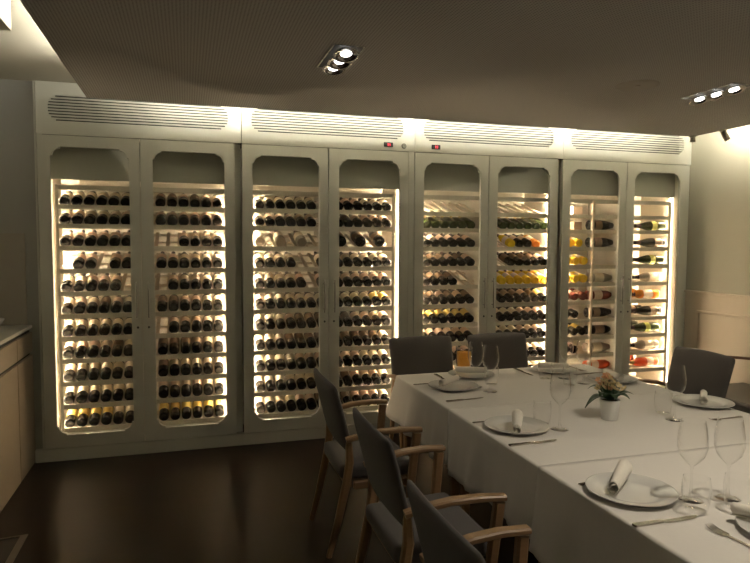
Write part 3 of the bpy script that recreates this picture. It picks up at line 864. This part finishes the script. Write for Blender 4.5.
# left side
setting(2.600, -1.545, 'on left side of table, farthest from camera', 'rolled white napkin laid across the farthest left-side plate', .62, (-.02, 0.02))
put('knife', 2.545, -1.845, 'table knife before the farthest plate on the left side', .12)
put('fork', 2.500, -1.405, 'table fork beyond the farthest plate on the left side', .05)
setting(2.545, -2.425, 'in middle of left side, catching bright reflections', 'rolled napkin with flaring end on middle left-side plate', 1.05, (-.03, -.055), True)
put('knife', 2.505, -2.650, 'table knife before the middle plate on the left side', .05)
put('fork', 2.490, -2.285, 'table fork beyond the middle plate on the left side', .05)
setting(2.535, -3.255, 'nearest the camera on the left side', 'rolled napkin with spiral end on nearest left-side plate', .72, (-.02, .04), True)
put('knife', 2.492, -3.478, 'table knife before the nearest left-side plate', .0)
put('fork', 2.512, -3.122, 'table fork beyond the nearest left-side plate', .16)
# near end
setting(2.800, -3.665, 'at table end cut by right edge of photo', 'white napkin on the plate at lower right corner', 2.2, (-.04, .05))
put('fork', 2.600, -3.655, 'table fork at lower right corner with tines pointing away', PI / 2 + .10)
# right side
setting(3.785, -2.300, 'on right side of table before the armchair', 'rolled white napkin on right-side plate pointing at camera', .80)
put('fork', 3.660, -2.575, 'table fork before the right-side plate', PI + .05)
setting(3.690, -1.640, 'on right side of table behind the flowers', 'rolled white napkin on plate behind the flowers', 1.4)
put('knife', 3.67, -1.42, 'table knife beyond the plate behind the flowers', PI)
# glasses
G = [('glass', 2.745, -1.560, 'wine glass beside farthest left-side plate, the left one of two'),
     ('glass', 2.775, -1.700, 'wine glass right of the pair beyond farthest left-side plate'),
     ('tumbler', 2.870, -1.530, 'water tumbler close to the wine glass pair at far left'),
     ('glass', 2.735, -2.500, 'wine glass beyond the middle left-side plate'),
     ('tumbler', 2.700, -2.400, 'water tumbler behind wine glass at middle left-side plate'),
     ('glass', 3.425, -1.500, 'wine glass before the right far-end plate, the left one'),
     ('tumbler', 3.290, -1.480, 'water tumbler between the two far-end settings'),
     ('glass', 3.455, -1.660, 'wine glass left of the plate behind the flowers'),
     ('tumbler', 3.340, -1.680, 'water tumbler left of the flowers, beyond them'),
     ('glass', 3.390, -2.520, 'wine glass left of the right-side plate'),
     ('tumbler', 3.425, -2.400, 'water tumbler left of the right-side wine glass'),
     ('glass', 2.700, -3.360, 'wine glass beyond the nearest left-side plate'),
     ('tumbler', 2.645, -3.440, 'water tumbler in front of wine glass at nearest left-side plate'),
     ('glass', 2.835, -3.385, 'wine glass near lower right corner of photo'),
     ('tumbler', 2.790, -3.470, 'water tumbler near lower right corner of photo')]
for k, x, y, l in G: put(k, x, y, l, sc=1.27 if k == 'glass' else 1.12)
# amber tumbler
e = empty('amber_tumbler', (2.868, -1.05 - .07, ztop(-1.1)), label='amber patterned glass tumbler glowing between the two far-end chairs', cat='glass')
bm = lathe([(0, .006), (.036, .005), (.040, .002), (.043, .006), (.049, .06), (.052, .125), (.050, .125), (.047, .06), (.040, .012), (0, .011)], 28); link('cup', bm, M['crystal'], e, smooth=True)
bm = lathe([(0, .0125), (.038, .0125), (.0455, .06), (.047, .10), (0, .10)], 20); link('amber_liner', bm, M['amber_glass'], e, smooth=True)

e.scale = (1.12, 1.12, 1.40)

# flowerpot
f = empty('potted_flower', (3.080, -2.415, ztop(-2.4)), label='small white pot with dark leaves and cream and peach flowers', cat='potted plant')
bm = lathe([(0, 0), (.036, 0), (.039, .003), (.050, .098), (.0505, .104), (.047, .104), (.045, .095), (0, .0945)], 32); link('pot', bm, M['pot'], f, smooth=True)
bm = lathe([(0, .100), (.030, .0985), (.0445, .0955)], 20); link('soil', bm, M['soil'], f)
def leaf(ang, L, w, rise, droop):
    bm = bmesh.new(); n = 8; rows = []
    for i in range(n + 1):
        t = i / n; ww = w * math.sin(PI * min(1, t ** .8 * .97 + .02)) * 1.45 ; r = .008 + L * t
        z = .100 + rise * math.sin(t * PI * .6) - droop * t * t
        rows.append([bm.verts.new((r, s * ww, z + abs(s) * ww * .25)) for s in (-1, -.5, 0, .5, 1)])
    for a, b in zip(rows[:-1], rows[1:]):
        for k in range(4): bm.faces.new((a[k], a[k + 1], b[k + 1], b[k]))
    bmesh.ops.rotate(bm, cent=(0, 0, 0), matrix=Matrix.Rotation(ang, 3, 'Z'), verts=bm.verts)
    o = link('leaf', bm, M['leaf'], f, smooth=True); md = o.modifiers.new('thickness', 'SOLIDIFY'); md.thickness = .0015
for a, L, w, r, d in ((0.05 - .3, .115, .020, .05, .02), (PI - .25, .12, .023, .045, .085), (PI + .45, .10, .022, .06, .02), (-.9, .09, .022, .05, .03), (2.4, .10, .02, .08, .03),
                      (1.2, .10, .022, .08, .03), (-1.9, .085, .024, .06, .035), (.5, .10, .02, .07, .02), (-2.5, .09, .022, .055, .02)):
    leaf(a, L, w, r, d)
rnd = random.Random(3)
for k in range(30):
    a = rnd.uniform(0, 2 * PI); rr = rnd.uniform(0, .078); cx, cy = rr * math.cos(a) - .012, rr * math.sin(a); cz = .165 + rnd.uniform(-.01, .07) * (1 - rr / .11)
    st = bmesh.new(); tube(st, [(cx * .15, cy * .15, .098), (cx * .7, cy * .7, .14), (cx, cy, cz)], .0013, 5); link('stem', st, M['leaf'], f)
    bm = bmesh.new(); R0 = rnd.uniform(.015, .022)
    til = Matrix.Rotation(rnd.uniform(-.9, .9), 4, 'X') @ Matrix.Rotation(rnd.uniform(-.9, .9), 4, 'Y')
    for p in range(5):
        pa = p * 2 * PI / 5
        vs = [(0, 0, 0), (.55 * R0, -.42 * R0, .25 * R0), (R0, -.25 * R0, .45 * R0), (1.05 * R0, .25 * R0, .45 * R0), (.55 * R0, .42 * R0, .25 * R0)]
        mt = Matrix.Translation((cx, cy, cz)) @ til @ Matrix.Rotation(pa, 4, 'Z')
        bm.faces.new([bm.verts.new(mt @ Vector(v)) for v in vs])
    o = link('flower', bm, M['petal_peach'] if k % 3 == 0 else M['petal_cream'], f); md = o.modifiers.new('thickness', 'SOLIDIFY'); md.thickness = .001

# ---------------------------------------------------------------- lights
def spotlight(name, x, y, z, energy, size, blend=.6, rot=(0, 0, 0), col=(1., .88, .70), r=.04):
    l = bpy.data.lights.new(name, 'SPOT'); l.energy = energy; l.spot_size = size; l.spot_blend = blend; l.color = col; l.shadow_soft_size = r
    o = bpy.data.objects.new(name, l); COL.objects.link(o); o.location = (x, y, z); o.rotation_euler = rot; return o
for x, y in ((1.815, -1.80), (4.29, -1.80)):
    for k in (-1, 0, 1): spotlight('lamp_or_fill_beam', x, y + k * .137, ZS - .03, 3.0, 1.7, 1.)
# lamps of the same kind over the near part of the table, behind the frame
for x, y, pw in ((3.05, -3.7, 75.), (4.29, -4.4, 50.)):
    if pw: spotlight('lamp_or_fill_beam', x, y, ZS - .03, pw, 2.1, .9)
# fill spots added behind the viewpoint, brightening the room off the rear wall
for x, y, pw in ((.9, -6.2, 18.), (3.2, -6.2, 20.), (5.2, -6.2, 14.)):
    spotlight('lamp_or_fill_beam', x, y, ZS - .03, pw, 2.6, .9, rot=(-.25, 0, 0))
w = bpy.data.worlds.new('world'); SC.world = w; w.use_nodes = True
w.node_tree.nodes['Background'].inputs[0].default_value = (.5, .48, .42, 1); w.node_tree.nodes['Background'].inputs[1].default_value = .0

# ---------------------------------------------------------------- camera
cx, cy, cz = 1.02604321, -5.09483775, 1.64270655
yaw, pitch, roll = 2.91534529e-01, 6.14074943e-02, 4.16447085e-03
F = Vector((math.sin(yaw) * math.cos(pitch), math.cos(yaw) * math.cos(pitch), -math.sin(pitch)))
r0 = Vector((math.cos(yaw), -math.sin(yaw), 0)); u0 = r0.cross(F)
rr = r0 * math.cos(roll) + u0 * math.sin(roll); uu = -r0 * math.sin(roll) + u0 * math.cos(roll)
cam = bpy.data.cameras.new('camera'); co = bpy.data.objects.new('camera', cam); COL.objects.link(co)
co.matrix_world = Matrix(((rr.x, uu.x, -F.x, cx), (rr.y, uu.y, -F.y, cy), (rr.z, uu.z, -F.z, cz), (0, 0, 0, 1)))
cam.sensor_width = 36; cam.lens = 628.722 / 750 * 36; cam.clip_start = .05; cam.clip_end = 50
SC.camera = co
SC.view_settings.view_transform = 'Standard'; SC.view_settings.look = 'None'; SC.view_settings.gamma = 1
SC.view_settings.use_curve_mapping = False; SC.view_settings.exposure = .08
SC.cycles.use_denoising = True
